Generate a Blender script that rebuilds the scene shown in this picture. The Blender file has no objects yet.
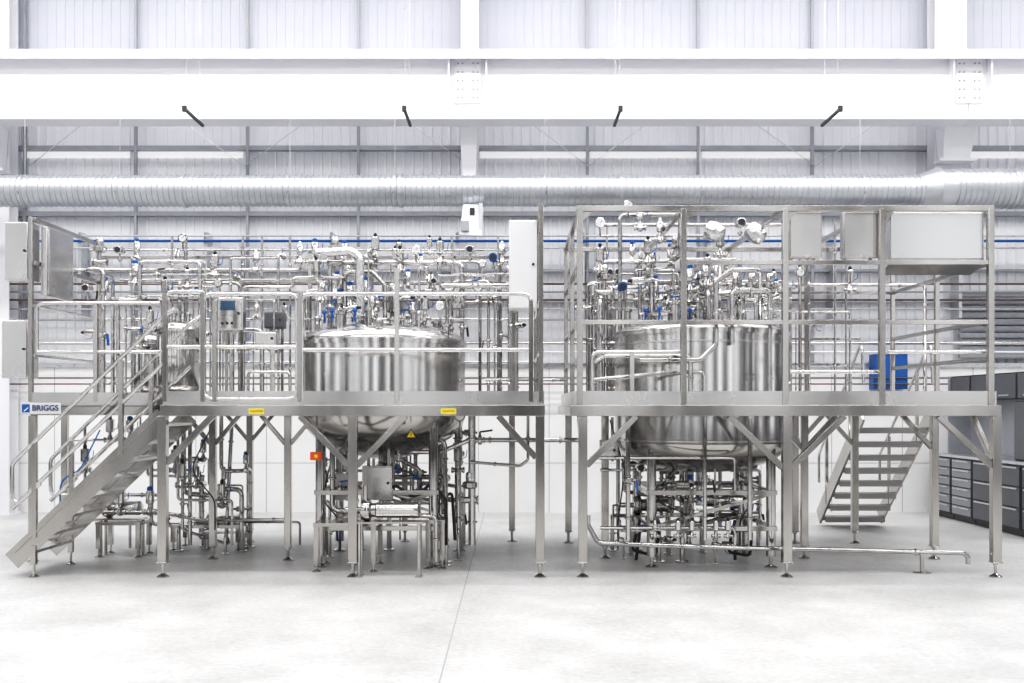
import bpy, math, random
from mathutils import Vector, Matrix, Euler
S=bpy.context.scene
COL=S.collection
rng=random.Random(11)
# survey helper: converts measured bearings at a KNOWN real depth y (m) to metres
def sx(u,y): return (u-512)*(10+y)/1000
def sz(v,y): return 1.7+(408-v)*(10+y)/1000
def P(u,v,y): return Vector((sx(u,y),y,sz(v,y)))
# ---------------------------------------------------------------- materials
def mat(name,col,metal=0,rough=.5,noise=None,rn=0.0,bump=0.0,scale=(1,1,1),col2=None,emit=None,coat=0,aniso=0):
    m=bpy.data.materials.new(name); m.use_nodes=True
    nt=m.node_tree; b=nt.nodes['Principled BSDF']
    b.inputs['Base Color'].default_value=(*col,1); b.inputs['Metallic'].default_value=metal
    b.inputs['Roughness'].default_value=rough
    if aniso:
        b.inputs['Anisotropic'].default_value=aniso
        tg=nt.nodes.new('ShaderNodeTangent'); tg.direction_type='RADIAL'; tg.axis='Z'; nt.links.new(tg.outputs[0],b.inputs['Tangent'])
    if coat: b.inputs['Coat Weight'].default_value=coat
    if emit:
        b.inputs['Emission Color'].default_value=(*emit[0],1); b.inputs['Emission Strength'].default_value=emit[1]
    if noise:
        tc=nt.nodes.new('ShaderNodeTexCoord'); mp=nt.nodes.new('ShaderNodeMapping'); mp.inputs['Scale'].default_value=scale
        n=nt.nodes.new('ShaderNodeTexNoise'); n.inputs['Scale'].default_value=noise; n.inputs['Detail'].default_value=6
        nt.links.new(tc.outputs['Object'],mp.inputs[0]); nt.links.new(mp.outputs[0],n.inputs['Vector'])
        if col2:
            r=nt.nodes.new('ShaderNodeValToRGB'); r.color_ramp.elements[0].color=(*col,1); r.color_ramp.elements[1].color=(*col2,1)
            r.color_ramp.elements[0].position=.3; r.color_ramp.elements[1].position=.7
            nt.links.new(n.outputs['Fac'],r.inputs[0]); nt.links.new(r.outputs[0],b.inputs['Base Color'])
        if rn:
            mr=nt.nodes.new('ShaderNodeMapRange'); mr.inputs['To Min'].default_value=max(.03,rough-rn); mr.inputs['To Max'].default_value=rough+rn
            mr.inputs['From Min'].default_value=.3; mr.inputs['From Max'].default_value=.7
            nt.links.new(n.outputs['Fac'],mr.inputs['Value']); nt.links.new(mr.outputs[0],b.inputs['Roughness'])
        if bump:
            bp=nt.nodes.new('ShaderNodeBump'); bp.inputs['Strength'].default_value=bump; bp.inputs['Distance'].default_value=.01
            nt.links.new(n.outputs['Fac'],bp.inputs['Height']); nt.links.new(bp.outputs[0],b.inputs['Normal'])
    return m
M_frame=mat('satin_frame_steel',(.45,.435,.415),1,.20,3,.04,0,(1,1,.3),(.54,.525,.505))
M_tread=mat('dull_tread_steel',(.30,.29,.28),1,.45,3,.04,0,(1,1,.3),(.34,.33,.32))
M_pipe=mat('polished_pipe_steel',(.44,.43,.42),1,.10,6,.04,0,(1,1,1),(.60,.59,.58))
M_rail=mat('satin_handrail_steel',(.58,.57,.56),1,.16,6,.03,0,(1,1,1),(.68,.67,.66))
M_tank=mat('brushed_tank_steel',(.58,.57,.56),1,.17,9,.03,.01,(1,1,.08),(.68,.67,.66),aniso=.5)
M_mirror=mat('polished_box_steel',(.68,.68,.68),1,.26,1.3,.03,.15,(1,1,1),(.74,.74,.74))
M_plate=mat('satin_plate_steel',(.60,.59,.58),1,.25,3,.04,0,(1,1,.5),(.68,.67,.66))
M_galv=mat('galvanised_steel',(.56,.57,.58),.85,.34,9,.1,0,(1,1,1),(.68,.69,.71))
M_duct=mat('galvanised_duct_sheet',(.50,.52,.55),.75,.34,4,.03,0,(1,1,1),(.58,.60,.63))
M_foil=mat('crumpled_foil_insulation',(.66,.66,.66),1,.16,22,.1,1.0,(1,1,1),(.80,.80,.80))
M_white=mat('white_painted_steel',(.83,.83,.86),0,.4,2,.05,0,(1,1,1),(.86,.86,.89))
M_clad=mat('pale_ribbed_cladding',(.84,.845,.88),0,.45,1.2,.05,0,(1,1,1),(.89,.895,.92))
M_rear=mat('dark_hall_cladding',(.05,.05,.055),0,.5,1.2,.05,0,(1,1,1),(.09,.09,.095))
M_glow=mat('reflection_glow_panel',(.8,.8,.8),0,.5,1.2,.05,emit=((.95,.97,1),1.4))  # for added unseen panels that glow to put bright bands in steel reflections
M_roofl=mat('translucent_light_strip',(.9,.9,.9),0,.5,1.2,.05,emit=((1,.99,.97),.45))
M_dado=mat('white_smooth_wall',(.86,.86,.86),0,.5,1.5,.05,0,(1,1,1),(.90,.90,.90))
M_grey=mat('grey_painted_steel',(.36,.37,.40),.2,.5,5,.05,0,(1,1,1),(.42,.43,.46))
M_lgrey=mat('light_grey_joint',(.38,.38,.40),0,.5,5,.05)
M_dark=mat('dark_grey_paint',(.05,.053,.06),.1,.45,5,.05)
M_mid=mat('mid_grey_paint',(.15,.155,.17),.1,.42,5,.05)
M_silver=mat('silver_drawer_paint',(.34,.35,.37),.3,.4,5,.05)
M_black=mat('black_rubber',(.02,.02,.022),0,.5,20,.05)
M_blue=mat('blue_plastic',(.015,.12,.38),0,.4,8,.05)
M_dblue=mat('dark_blue_print',(.004,.02,.12),0,.6,8,.05)
M_wplas=mat('white_plastic',(.80,.80,.81),0,.35,8,.05)
M_lamp_shade=mat('lamp_shaded_side',(.60,.61,.64),0,.4,8,.05)  # greyer tone paints shade onto one side of the floodlight
M_yel=mat('yellow_label',(.9,.68,.03),0,.5,8,.05)
M_red=mat('orange_red_plastic',(.80,.11,.02),0,.4,8,.05)
M_cu=mat('brown_conduit_paint',(.16,.11,.095),.2,.45,8,.05)
M_screen=mat('display_glass',(.05,.10,.16),0,.15,4,.03,emit=((.15,.3,.45),.08))
# concrete floor
M_floor=bpy.data.materials.new('polished_concrete'); M_floor.use_nodes=True
nt=M_floor.node_tree; b=nt.nodes['Principled BSDF']
tc=nt.nodes.new('ShaderNodeTexCoord')
n1=nt.nodes.new('ShaderNodeTexNoise'); n1.inputs['Scale'].default_value=.9; n1.inputs['Detail'].default_value=10; n1.inputs['Roughness'].default_value=.7
n2=nt.nodes.new('ShaderNodeTexNoise'); n2.inputs['Scale'].default_value=22; n2.inputs['Detail'].default_value=6
nt.links.new(tc.outputs['Object'],n1.inputs['Vector']); nt.links.new(tc.outputs['Object'],n2.inputs['Vector'])
mx=nt.nodes.new('ShaderNodeMath'); mx.operation='MULTIPLY_ADD'; mx.inputs[1].default_value=.45
nt.links.new(n2.outputs['Fac'],mx.inputs[0]); nt.links.new(n1.outputs['Fac'],mx.inputs[2])
cr=nt.nodes.new('ShaderNodeValToRGB'); e=cr.color_ramp.elements
e[0].position=.50; e[0].color=(.46,.46,.455,1); e[1].position=.90; e[1].color=(.70,.695,.69,1)
nt.links.new(mx.outputs[0],cr.inputs[0]); nt.links.new(cr.outputs[0],b.inputs['Base Color'])
mr=nt.nodes.new('ShaderNodeMapRange'); mr.inputs['To Min'].default_value=.3; mr.inputs['To Max'].default_value=.55
nt.links.new(n1.outputs['Fac'],mr.inputs['Value']); nt.links.new(mr.outputs[0],b.inputs['Roughness'])
# ---------------------------------------------------------------- mesh builder
class MB:
    def __init__(s): s.v=[]; s.f=[]
    def add(s,vs,fs):
        o=len(s.v); s.v+= [Vector(a) for a in vs]; s.f+=[tuple(i+o for i in f) for f in fs]; return s
    def box(s,x0,x1,y0,y1,z0,z1):
        return s.add([(x0,y0,z0),(x1,y0,z0),(x1,y1,z0),(x0,y1,z0),(x0,y0,z1),(x1,y0,z1),(x1,y1,z1),(x0,y1,z1)],
              [(0,3,2,1),(4,5,6,7),(0,1,5,4),(1,2,6,5),(2,3,7,6),(3,0,4,7)])
    def bar(s,p0,p1,w,h,up=(0,0,1)):
        p0=Vector(p0);p1=Vector(p1);d=(p1-p0).normalized();up=Vector(up)
        if abs(d.dot(up))>.99: up=Vector((0,1,0))
        sd=d.cross(up).normalized(); u=sd.cross(d).normalized()
        vs=[]
        for p in (p0,p1):
            for a,b_ in ((-1,-1),(1,-1),(1,1),(-1,1)): vs.append(p+sd*a*w/2+u*b_*h/2)
        return s.add(vs,[(0,1,2,3),(7,6,5,4),(0,4,5,1),(1,5,6,2),(2,6,7,3),(3,7,4,0)])
    def lathe(s,c,prof,axis=(0,0,1),n=20):
        c=Vector(c); ax=Vector(axis).normalized(); q=ax.to_track_quat('Z','Y')
        a=q@Vector((1,0,0)); b_=q@Vector((0,1,0)); vs=[];fs=[]
        for r,z in prof:
            for i in range(n):
                t=2*math.pi*i/n; vs.append(c+ax*z+a*(r*math.cos(t))+b_*(r*math.sin(t)))
        for k in range(len(prof)-1):
            for i in range(n):
                j=(i+1)%n; fs.append((k*n+i,k*n+j,(k+1)*n+j,(k+1)*n+i))
        if prof[0][0]>1e-4: fs.append(tuple(range(n-1,-1,-1)))
        if prof[-1][0]>1e-4: fs.append(tuple((len(prof)-1)*n+i for i in range(n)))
        return s.add(vs,fs)
    def cyl(s,p0,p1,r,r1=None,n=14):
        p0=Vector(p0);p1=Vector(p1); return s.lathe(p0,[(r,0),(r if r1 is None else r1,(p1-p0).length)],p1-p0,n)
    def tube(s,pts,r,bend=None,n=10,closed=False):
        pts=[Vector(p) for p in pts]; bend=bend or 3*r; path=[pts[0]]
        for i in range(1,len(pts)-1):
            a,p,c=pts[i-1],pts[i],pts[i+1]
            d1=(p-a);d2=(c-p)
            if d1.length<1e-5 or d2.length<1e-5: continue
            l1,l2=d1.length,d2.length; d1.normalize(); d2.normalize(); th=d1.angle(d2)
            if th<.02: path.append(p); continue
            t=min(bend*math.tan(min(th,2.6)/2),.48*l1,.48*l2)
            A=p-d1*t;B=p+d2*t
            for k in range(6):
                w=k/5; path.append(A*(1-w)**2+p*2*w*(1-w)+B*w*w)
        path.append(pts[-1])
        q=[path[0]]
        for p in path[1:]:
            if (p-q[-1]).length>1e-4: q.append(p)
        path=q; vs=[];fs=[]; N=None
        for i,p in enumerate(path):
            if i==0: t=path[1]-p
            elif i==len(path)-1: t=p-path[i-1]
            else: t=(path[i+1]-p).normalized()+(p-path[i-1]).normalized()
            t.normalize()
            if N is None:
                N=t.orthogonal().normalized()
            else:
                N=(N-t*N.dot(t)).normalized()
            B=t.cross(N)
            for k in range(n):
                a=2*math.pi*k/n; vs.append(p+N*(r*math.cos(a))+B*(r*math.sin(a)))
        L=len(path)
        for i in range(L-1):
            for k in range(n):
                j=(k+1)%n; fs.append((i*n+k,i*n+j,(i+1)*n+j,(i+1)*n+k))
        fs.append(tuple(range(n-1,-1,-1))); fs.append(tuple((L-1)*n+k for k in range(n)))
        return s.add(vs,fs)
    def obj(s,name,m,parent=None,loc=None,bevel=0,smooth=True):
        """world-space vertices; origin = parent world location (or loc / bottom centre)"""
        if parent is not None: org=Vector(parent['_org'])
        elif loc is not None: org=Vector(loc)
        else:
            xs=[v.x for v in s.v];ys=[v.y for v in s.v];zs=[v.z for v in s.v]
            org=Vector(((min(xs)+max(xs))/2,(min(ys)+max(ys))/2,min(zs)))
        me=bpy.data.meshes.new(name); me.from_pydata([v-org for v in s.v],[],s.f); me.update()
        if smooth:
            for p in me.polygons: p.use_smooth=True
            me.set_sharp_from_angle(angle=math.radians(38))
        me.materials.append(m)
        o=bpy.data.objects.new(name,me); COL.objects.link(o)
        o['_org']=tuple(org)
        if parent is not None: o.parent=parent
        else: o.location=org
        if bevel:
            bm=o.modifiers.new('b','BEVEL'); bm.width=bevel; bm.segments=2; bm.limit_method='ANGLE'
        return o
def root(name,label,cat,loc,group=None):
    o=bpy.data.objects.new(name,None); COL.objects.link(o); o.location=loc; o.empty_display_size=.1
    o['_org']=tuple(loc); o['label']=label; o['category']=cat
    if group: o['group']=group
    return o
def tag(o,label,cat,group=None):
    o['label']=label;o['category']=cat
    if group:o['group']=group
    return o
def struct(o): o['kind']='structure'; return o
def dup(src,M,group=None):
    n=src.copy(); COL.objects.link(n); n.matrix_world=M; 
    def rec(a,b):
        for c in a.children:
            d=c.copy(); COL.objects.link(d); d.parent=b; d.matrix_parent_inverse=Matrix.Identity(4); rec(c,d)
    rec(src,n)
    if group:n['group']=group
    return n
def text_mesh(txt,size,name,m,parent,pos,rot=(math.pi/2,0,0),ext=.001,off=0):
    cu=bpy.data.curves.new('t','FONT'); cu.body=txt; cu.size=size; cu.extrude=ext; cu.offset=off; cu.align_x='CENTER'; cu.align_y='CENTER'
    t=bpy.data.objects.new('t',cu); COL.objects.link(t); bpy.context.view_layer.update()
    me=bpy.data.meshes.new_from_object(t.evaluated_get(bpy.context.evaluated_depsgraph_get()))
    bpy.data.objects.remove(t)
    o=bpy.data.objects.new(name,me); COL.objects.link(o); me.materials.clear(); me.materials.append(m)
    o.parent=parent; o.location=Vector(pos)-Vector(parent['_org']); o.rotation_euler=rot
    return o
# ---------------------------------------------------------------- room
WY=6.4
struct(MB().box(-16,16,-16,WY+.4,-.2,0).obj('floor',M_floor,loc=(0,0,0)))
j=MB().box(-.455,-.445,-16,WY-.13,0,.001).obj('trim_1',M_lgrey); struct(j)
j=MB().box(-16,16,-4.203,-4.2,0,.001).obj('trim_2',M_lgrey); struct(j)
mb=MB(); x=-16; vs=[]; 
xs=[]
while x<16:
    xs+= [(x,0),(x+.10,0),(x+.112,-.028),(x+.138,-.028)]; x+=.15
zb,zt=2.42,9.6
for (a,d) in xs: vs+=[(a,WY+d,zb),(a,WY+d,zt)]
fs=[(2*i,2*i+2,2*i+3,2*i+1) for i in range(len(xs)-1)]
mb.add(vs,fs); mb.box(-16,16,WY+.01,WY+.3,0,zt)
struct(mb.obj('wall_back',M_clad,loc=(0,WY,0),smooth=False))
mb=MB().box(-16,16,WY-.12,WY+.005,0,2.4)
struct(mb.obj('wall_back_lower',M_dado,loc=(0,WY,0))).name='wall_back.001'
mb=MB().box(-16,16,WY-.16,WY-.1,2.36,2.43); struct(mb.obj('trim_3',M_galv))
mb=MB()
for zz in (.8,1.6): mb.box(-16,16,WY-.124,WY-.119,zz,zz+.008)
xx=-15.5
while xx<16: mb.box(xx,xx+.008,WY-.124,WY-.119,0,2.36); xx+=1.15
struct(mb.obj('trim_4',M_lgrey))
struct(MB().box(-16.2,-16,-16,WY+.4,0,9.6).obj('wall_left',M_rear))
struct(MB().box(16,16.2,-16,WY+.4,0,9.6).obj('wall_right',M_rear))
struct(MB().box(-16,16,-16.2,-16,0,9.6).obj('wall_front',M_rear))
for i,wx in enumerate((-14.6,-11,-6.5,-2.6,2.6,6.5,11.2,14.6)):
    hw=.95 if wx==11.2 else .75
    struct(MB().box(wx-hw,wx+hw,-16,-15.9,1.2,8.6).obj('window_%d'%(i+2),M_glow))  # added glow panels behind the camera, reflected by tanks and polished boxes
for i in range(4):
    for sg_ in (-1,1): struct(MB().box(sg_*15.95-.05,sg_*15.95+.05,-13+i*5-.9,-13+i*5+.9,1.2,8.6).obj('window_%d'%(i*2+11+(sg_>0)),M_glow))  # same added glow panels on the side walls, out of view
# upper flat panels behind the girder
M_liner=mat('lavender_grey_liner',(.60,.61,.68),0,.45,1.0,.05,0,(1,1,1),(.66,.67,.74))
mb=MB().box(-16,16,WY-.045,WY-.035,7.0,9.6); x=-16
while x<16: mb.box(x+.004,x+.146,WY-.051,WY-.045,7.0,9.6); x+=.15
struct(mb.obj('trim_9',M_liner))
# cladding rails (girts)
for i,(z,h) in enumerate(((sz(147,6.2),.07),(sz(213,6.2),.07),(sz(300,6.2),.05),(sz(270,6.2),.04))):
    o=MB().box(-16,16,WY-.16,WY-.04,z-h/2,z+h/2).obj('trim_%d'%(5+i),M_grey if i!=2 else M_galv); struct(o)
# translucent light strips let into the cladding
for i,(a,b_) in enumerate(((22,130),(134,243),(480,586),(590,698),(702,813),(965,1043))):
    struct(MB().box(sx(a,6.36),sx(b_,6.36),WY-.04,WY-.032,sz(158,6.36),sz(151,6.36)).obj('window_%d'%(20+i),M_roofl))
first=None
for px in (-95,20,132,245,357,588,700,815,1045):
    x=sx(px,6.1)
    if first is None:
        first=MB().bar((x,6.26,2.43),(x,6.26,9.5),.045,.06).obj('wall_stud',M_grey,loc=(x,6.2,2.43)); tag(first,'slim grey steel stud bolted to the ribbed cladding','steel post','cladding studs'); fx=x
    else:
        d=first.copy(); COL.objects.link(d); d.location=(x,6.2,2.43)
for a,b_ in ((30,132),(245,132),(245,357),(470,357),(588,480),(588,700),(815,700),(815,930)):
    tag(MB().cyl((sx(a,6.15),6.12,5.6),(sx(b_,6.15),6.12,6.9),.007,n=6).obj('bracing_rod',M_galv),'thin diagonal steel bracing rod against the cladding','bracing','wind bracing rods')
def column(px,w,label,zb=0,cz=5.45):
    x=sx(px,6.0); r=root('steel_column',label,'column',(x,6.0,zb))
    mb=MB().box(x-w/2,x+w/2,5.86,5.885,zb,9.5).box(x-w/2,x+w/2,6.14,6.165,zb,9.5).box(x-.015,x+.015,5.88,6.15,zb,9.5)
    mb.obj('column_shaft',M_white,r)
    mb=MB(); x0,x1=x-w*.5,x+w*.5
    ya=5.5
    mb.add([(x0,ya,6.1),(x1,ya,6.1),(x1,5.85,6.1),(x0,5.85,6.1),(x0+.04,ya+.15,cz),(x1-.04,ya+.15,cz),(x1-.04,5.85,cz),(x0+.04,5.85,cz)],
      [(0,1,2,3),(7,6,5,4),(0,4,5,1),(1,5,6,2),(2,6,7,3),(3,7,4,0)])
    mb.box(x0-.03,x1+.03,ya+.1,5.85,cz-.04,cz)
    mb.obj('corbel',M_white,r)
    if zb==0: MB().box(x-w*.6,x+w*.6,5.8,6.2,0,.03).obj('base_plate',M_white,r)
    return r
column(470,.28,'white painted steel post with crane bracket near the wall',5.2,5.3)
column(947,.50,'broad white steel post with short crane bracket near the wall',5.2,5.6)
column(2,.36,'white painted steel column at the end bay')
# crane runway girder
BY=5.2
def girder(x0,x1,label):
    r=root('crane_girder',label,'beam',((x0+x1)/2,BY,6.12))
    zb=sz(118,BY-.25); zt=sz(49,BY-.25)
    MB().box(x0,x1,BY-.02,BY+.02,zb+.03,zt-.04).obj('web',M_white,r)
    MB().box(x0,x1,BY-.25,BY+.25,zt-.04,zt).box(x0,x1,BY-.25,BY-.235,zt-.14,zt-.04).obj('top_flange',M_white,r)
    MB().box(x0,x1,BY-.2,BY+.2,zb,zb+.04).obj('bottom_flange',M_white,r)
    for k in (x0+.28,x1-.28):
        MB().box(k-.012,k+.012,BY-.18,BY-.02,zb+.04,zt-.04).obj('stiffener_plate',M_white,r)
    return r
xs0=[-16,sx(468,BY),sx(968,BY),16]
for a,b_ in zip(xs0[:-1],xs0[1:]): girder(a+.004,b_-.004,'deep white painted crane runway girder spanning the hall')
for k in xs0[1:3]:
    r=root('splice_plate','white bolted splice plate joining crane girders','steel plate',(k,BY-.05,6.3),'girder splice plates')
    MB().box(k-.2,k+.2,BY-.045,BY-.022,6.32,7.0).obj('plate',M_white,r)
    mb=MB()
    for i in range(5):
        for jx in (-.15,-.08,.08,.15):
            mb.cyl((k+jx,BY-.046,6.4+i*.13),(k+jx,BY-.06,6.4+i*.13),.012,n=6)
    o=mb.obj('bolt_pattern',M_lgrey,r)
tag(MB().box(-16,16,BY-.03,BY+.03,sz(49,BY-.25),sz(49,BY-.25)+.07).obj('crane_rail',M_galv),'steel crane rail along the top of the girder','rail')
# spiral duct
DY=5.0; dz=sz(191,DY)
def duct(x0,x1,r0,z,label):
    r=root('ventilation_duct',label,'duct',((x0+x1)/2,DY,z-r0))
    prof=[];t=0;L=x1-x0
    while t<L:
        prof+=[(r0,t),(r0,t+.062),(r0+.011,t+.068),(r0+.011,t+.076),(r0,t+.082)]; t+=.084
    prof=[(a,min(b_,L)) for a,b_ in prof]
    o=MB().lathe((x0,DY,z),prof,(1,0,0),32).obj('duct_shell',M_duct,r)
    return r
xa=sx(918,DY)
for a,b_ in ((-16,sx(185,DY)),(sx(185,DY),sx(401,DY)),(sx(401,DY),sx(620,DY)),(sx(620,DY),xa)):
    r=duct(a+.01,b_-.01,.228,dz,'spiral wound galvanised ventilation duct running below the girder')
    MB().lathe((b_-.03,DY,dz),[(.245,0),(.25,.01),(.25,.05),(.245,.06)],(1,0,0),32).obj('joint_band',M_duct,r)
r=duct(sx(948,DY),16,.29,dz+.03,'wider spiral galvanised ventilation duct')
r=root('duct_reducer','galvanised flared duct reducer between two duct sizes','duct',(xa,DY,dz-.3))
MB().lathe((xa,DY,dz+.01),[(.24,0),(.245,.03),(.325,.24),(.335,.25),(.335,.29),(.31,.30),(.30,.47)],(1,0,0),32).obj('reducer_shell',M_duct,r)
for px in (25,120,290,395,545,700,860,1010):
    x=sx(px,DY); r=root('duct_hanger','thin steel rod hanger with strap around the duct','hanger',(x,DY,dz),'duct hangers')
    rr=.242 if px<900 else .304
    MB().lathe((x-.012,DY,dz+(0 if px<900 else .03)),[(rr,0),(rr,.025)],(1,0,0),32).obj('strap',M_galv,r)
    MB().cyl((x,DY,dz+rr),(x,DY,6.12),.005,n=6).obj('rod',M_galv,r)
def pend(x,first=[None]):
    z=5.9
    if first[0] is None:
        r=root('overhead_rail','short dark steel rail hung on thin wires','hanging rail',(x,4.5,z),'hanging dark rails')
        MB().box(x-.02,x+.02,4.1,4.95,z,z+.04).obj('rail_body',M_dark,r,bevel=.006)
        MB().box(x-.03,x+.03,4.08,4.13,z-.02,z+.06).obj('end_bracket',M_dark,r,bevel=.004)
        for yy in (4.2,4.8): MB().cyl((x,yy,z+.04),(x,yy,9.5),.003,n=5).obj('wire',M_galv,r)
        first[0]=r
    else: 
        bpy.context.view_layer.update(); dup(first[0],Matrix.Translation((x,4.5,z)))
for x in (-7.72,-4.62,-1.52,1.53,4.63,7.7): pend(x)
ly=4.6; x=sx(471,ly); r=root('wall_floodlight','pale floodlight hung on a bracket below the duct','lamp',(x,ly,sz(236,ly)))
MB().add([(x-.17,ly,sz(235,ly)),(x+.17,ly,sz(236,ly)),(x+.17,ly+.3,sz(233,ly)),(x-.17,ly+.3,sz(233,ly)),(x-.12,ly+.1,sz(203,ly)),(x+.10,ly+.1,sz(203,ly)),(x+.10,ly+.3,sz(203,ly)),(x-.12,ly+.3,sz(203,ly))],
   [(0,3,2,1),(4,5,6,7),(0,1,5,4),(1,2,6,5),(2,3,7,6),(3,0,4,7)]).obj('lamp_housing',M_wplas,r,bevel=.01)
MB().box(x+.11,x+.17,ly+.02,ly+.3,sz(234,ly),sz(203,ly)).obj('shaded_side',M_lamp_shade,r,bevel=.006)  # dark shadow side of the housing, put in as a greyer slab
MB().box(x-.02,x+.02,ly+.3,6.36,sz(215,ly),sz(211,ly)).obj('bracket',M_galv,r)
MB().box(x-.15,x-.03,ly-.03,ly+.02,sz(231,ly),sz(221,ly)).obj('lens',M_grey,r)
MB().box(x-.02,x+.05,ly+.05,ly+.08,sz(214,ly),sz(207,ly)).obj('vent_slot',M_dark,r)
# wall services
for v,rad,m,lb in ((241,.022,M_blue,'blue painted air main running along the wall'),(236,.014,M_galv,'thin galvanised conduit along the wall'),(248,.016,M_galv,'galvanised conduit along the wall'),
        (284,.016,M_cu,'brown conduit running along the wall'),(292,.016,M_grey,'grey conduit running along the wall'),(300,.016,M_cu,'brown conduit running along the wall'),(309,.016,M_galv,'grey conduit running along the wall'),(320,.014,M_grey,'grey conduit running along the wall'),
        (343,.03,M_rail,'bright steel pipe running along the wall'),(352,.018,M_wplas,'white pipe running along the wall'),(378,.012,M_cu,'brown conduit running low along the wall'),(384,.012,M_cu,'brown conduit running low along the wall')):
    tag(MB().cyl((-15.9,6.02,sz(v,6.02)),(15.9,6.02,sz(v,6.02)),rad,n=10).obj('wall_pipe',m),lb,'pipe')
for i in range(14):
    x=-13+i*2.02
    tag(MB().box(x-.025,x+.025,6.05,6.36,sz(318,6.05),sz(232,6.05)).obj('pipe_bracket',M_galv),'galvanised channel bracket holding wall pipes','bracket','wall pipe brackets')
# ---------------------------------------------------------------- shared part builders
def leg(r,x,y,z1=1.62,w=.09):
    l=MB().bar((x,y,.15),(x,y,z1),w,w).box(x-w*.6,x+w*.6,y-w*.6,y+w*.6,.145,.155).obj('leg',M_frame,r,bevel=.006)
    MB().cyl((x,y,.03),(x,y,.15),.016,n=10).lathe((x,y,0),[(.062,0),(.062,.012),(.03,.03),(.018,.04)],n=18).cyl((x,y,.12),(x,y,.145),.028,n=6).obj('levelling_foot',M_pipe,l)
    return l
def brace(r,p0,p1,w=.06): return MB().bar(p0,p1,w,w).obj('brace',M_frame,r,bevel=.004)
def deck_hole(mb,x0,x1,y0,y1,cx,cy,R,z0,z1):
    ang=[2*math.pi*i/72 for i in range(72)]+[math.atan2(b_-cy,a-cx)%(2*math.pi) for a in (x0,x1) for b_ in (y0,y1)]
    ang=sorted(ang); vs=[]
    for t in ang:
        c,s_=math.cos(t),math.sin(t); k=1e9
        if c>1e-6:k=min(k,(x1-cx)/c)
        if c<-1e-6:k=min(k,(x0-cx)/c)
        if s_>1e-6:k=min(k,(y1-cy)/s_)
        if s_<-1e-6:k=min(k,(y0-cy)/s_)
        for rr in (R,k):
            for z in (z0,z1): vs.append((cx+rr*c,cy+rr*s_,z))
    n=len(ang);fs=[]
    for i in range(n):
        a=4*i;b_=4*((i+1)%n)
        fs+=[(a+1,a+3,b_+3,b_+1),(a,b_,b_+2,a+2),(a,a+1,b_+1,b_),(a+2,b_+2,b_+3,a+3)]
    mb.add(vs,fs)
def rail_section(r,rails,posts,rad=.021,m=None,base='guardrail'):
    mb=MB()
    for pth in rails: mb.tube(pth,rad,bend=.09,n=12)
    g=mb.obj(base,m or M_rail,r)
    for p0,p1 in posts: MB().bar(p0,p1,.045,.045).obj('post',M_frame,g,bevel=.003)
    return g
DZ=1.73
# ================================================================ PLATFORM A (with front stair)
A=root('work_platform','stainless steel raised work platform with guardrails and levelling feet','platform',(-2.2,1.4,0))
TA=(-1.446,1.30); RA=.915
mb=MB(); deck_hole(mb,-3.52,.33,.02,2.8,TA[0],TA[1],RA+.03,DZ-.012,DZ); mb.box(-5.3,-3.52,1.0,2.8,DZ-.012,DZ)
mb.obj('deck',M_plate,A)
mb=MB(); z0,z1=1.62,DZ-.012
mb.box(-3.52,.33,0,.05,z0,z1+.012).box(-3.52,.33,2.75,2.8,z0,z1).box(-5.3,-3.52,1.0,1.05,z0,z1+.012).box(-5.3,-3.52,2.75,2.8,z0,z1)
mb.box(-5.3,-5.25,1.05,2.75,z0,z1).box(-3.52,-3.47,.05,2.75,z0,z1).box(.28,.33,.05,2.75,z0,z1).box(-2.5,-2.45,.05,2.75,z0,z1).box(-.42,-.37,.05,2.75,z0,z1)
mb.obj('deck_beam',M_frame,A,bevel=.004)
mb=MB().box(-3.5,.32,.02,.028,DZ,DZ+.14).box(-5.3,-3.5,1.0,1.008,DZ,DZ+.14).box(.315,.323,.03,2.8,DZ,DZ+.14).box(-5.3,.32,2.78,2.788,DZ,DZ+.14)
mb.obj('toe_board',M_plate,A)
for px,y in ((163,.05),(353,.05),(540,.05)): leg(A,sx(px,y),y)
for px,y in ((213,1.25),(288,1.15),(33,1.05),(65,2.7),(250,2.7),(405,2.72),(512,2.72),(458,1.9)): leg(A,sx(px,y),y,w=.075)
for x in (sx(353,.05),):
    brace(A,(x-.04,.05,1.12),(x-.53,.05,1.62)); brace(A,(x+.04,.05,1.12),(x+.53,.05,1.62))
x=sx(163,.05); brace(A,(x+.04,.05,1.15),(x+.5,.05,1.62)); x=sx(540,.05); brace(A,(x-.04,.05,1.2),(x-.42,.05,1.62))
brace(A,(x,.09,1.2),(x,.5,1.62))
for px,y in ((213,1.25),(288,1.15),(250,2.7),(405,2.72)):
    x=sx(px,y); brace(A,(x+.03,y,1.3),(x+.3,y,1.62),.045); brace(A,(x-.03,y,1.3),(x-.3,y,1.62),.045)
def R_(u0,u1,v0,v1,y): # closed loop with rounded corners
    return [P(u0,(v0+v1)/2,y),P(u0,v0,y),P(u1,v0,y),P(u1,v1,y),P(u0,v1,y),P(u0,(v0+v1)/2,y)]
y=.03
rail_section(A,[R_(204,297,294,399,y),[P(204,347,y),P(297,347,y)]],[(P(203,402,y),P(203,292,y)),(P(215,402,y),P(215,300,y))])
rail_section(A,[[P(302,400,y),P(302,294,y),P(531,294,y),P(531,396,y)],[P(302,350,y),P(531,350,y)]],[(P(397,402,y),P(397,268,y)),(P(541,402,y),P(541,204,y)),(P(531,402,y),P(531,300,y)),(P(300,402,y),P(300,292,y))])
rail_section(A,[[P(165,347,y),P(165,292,y),P(203,292,y)],[P(165,347,y),P(203,347,y)]],[(P(165,402,y),P(165,280,y))])
y=1.02
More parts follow.
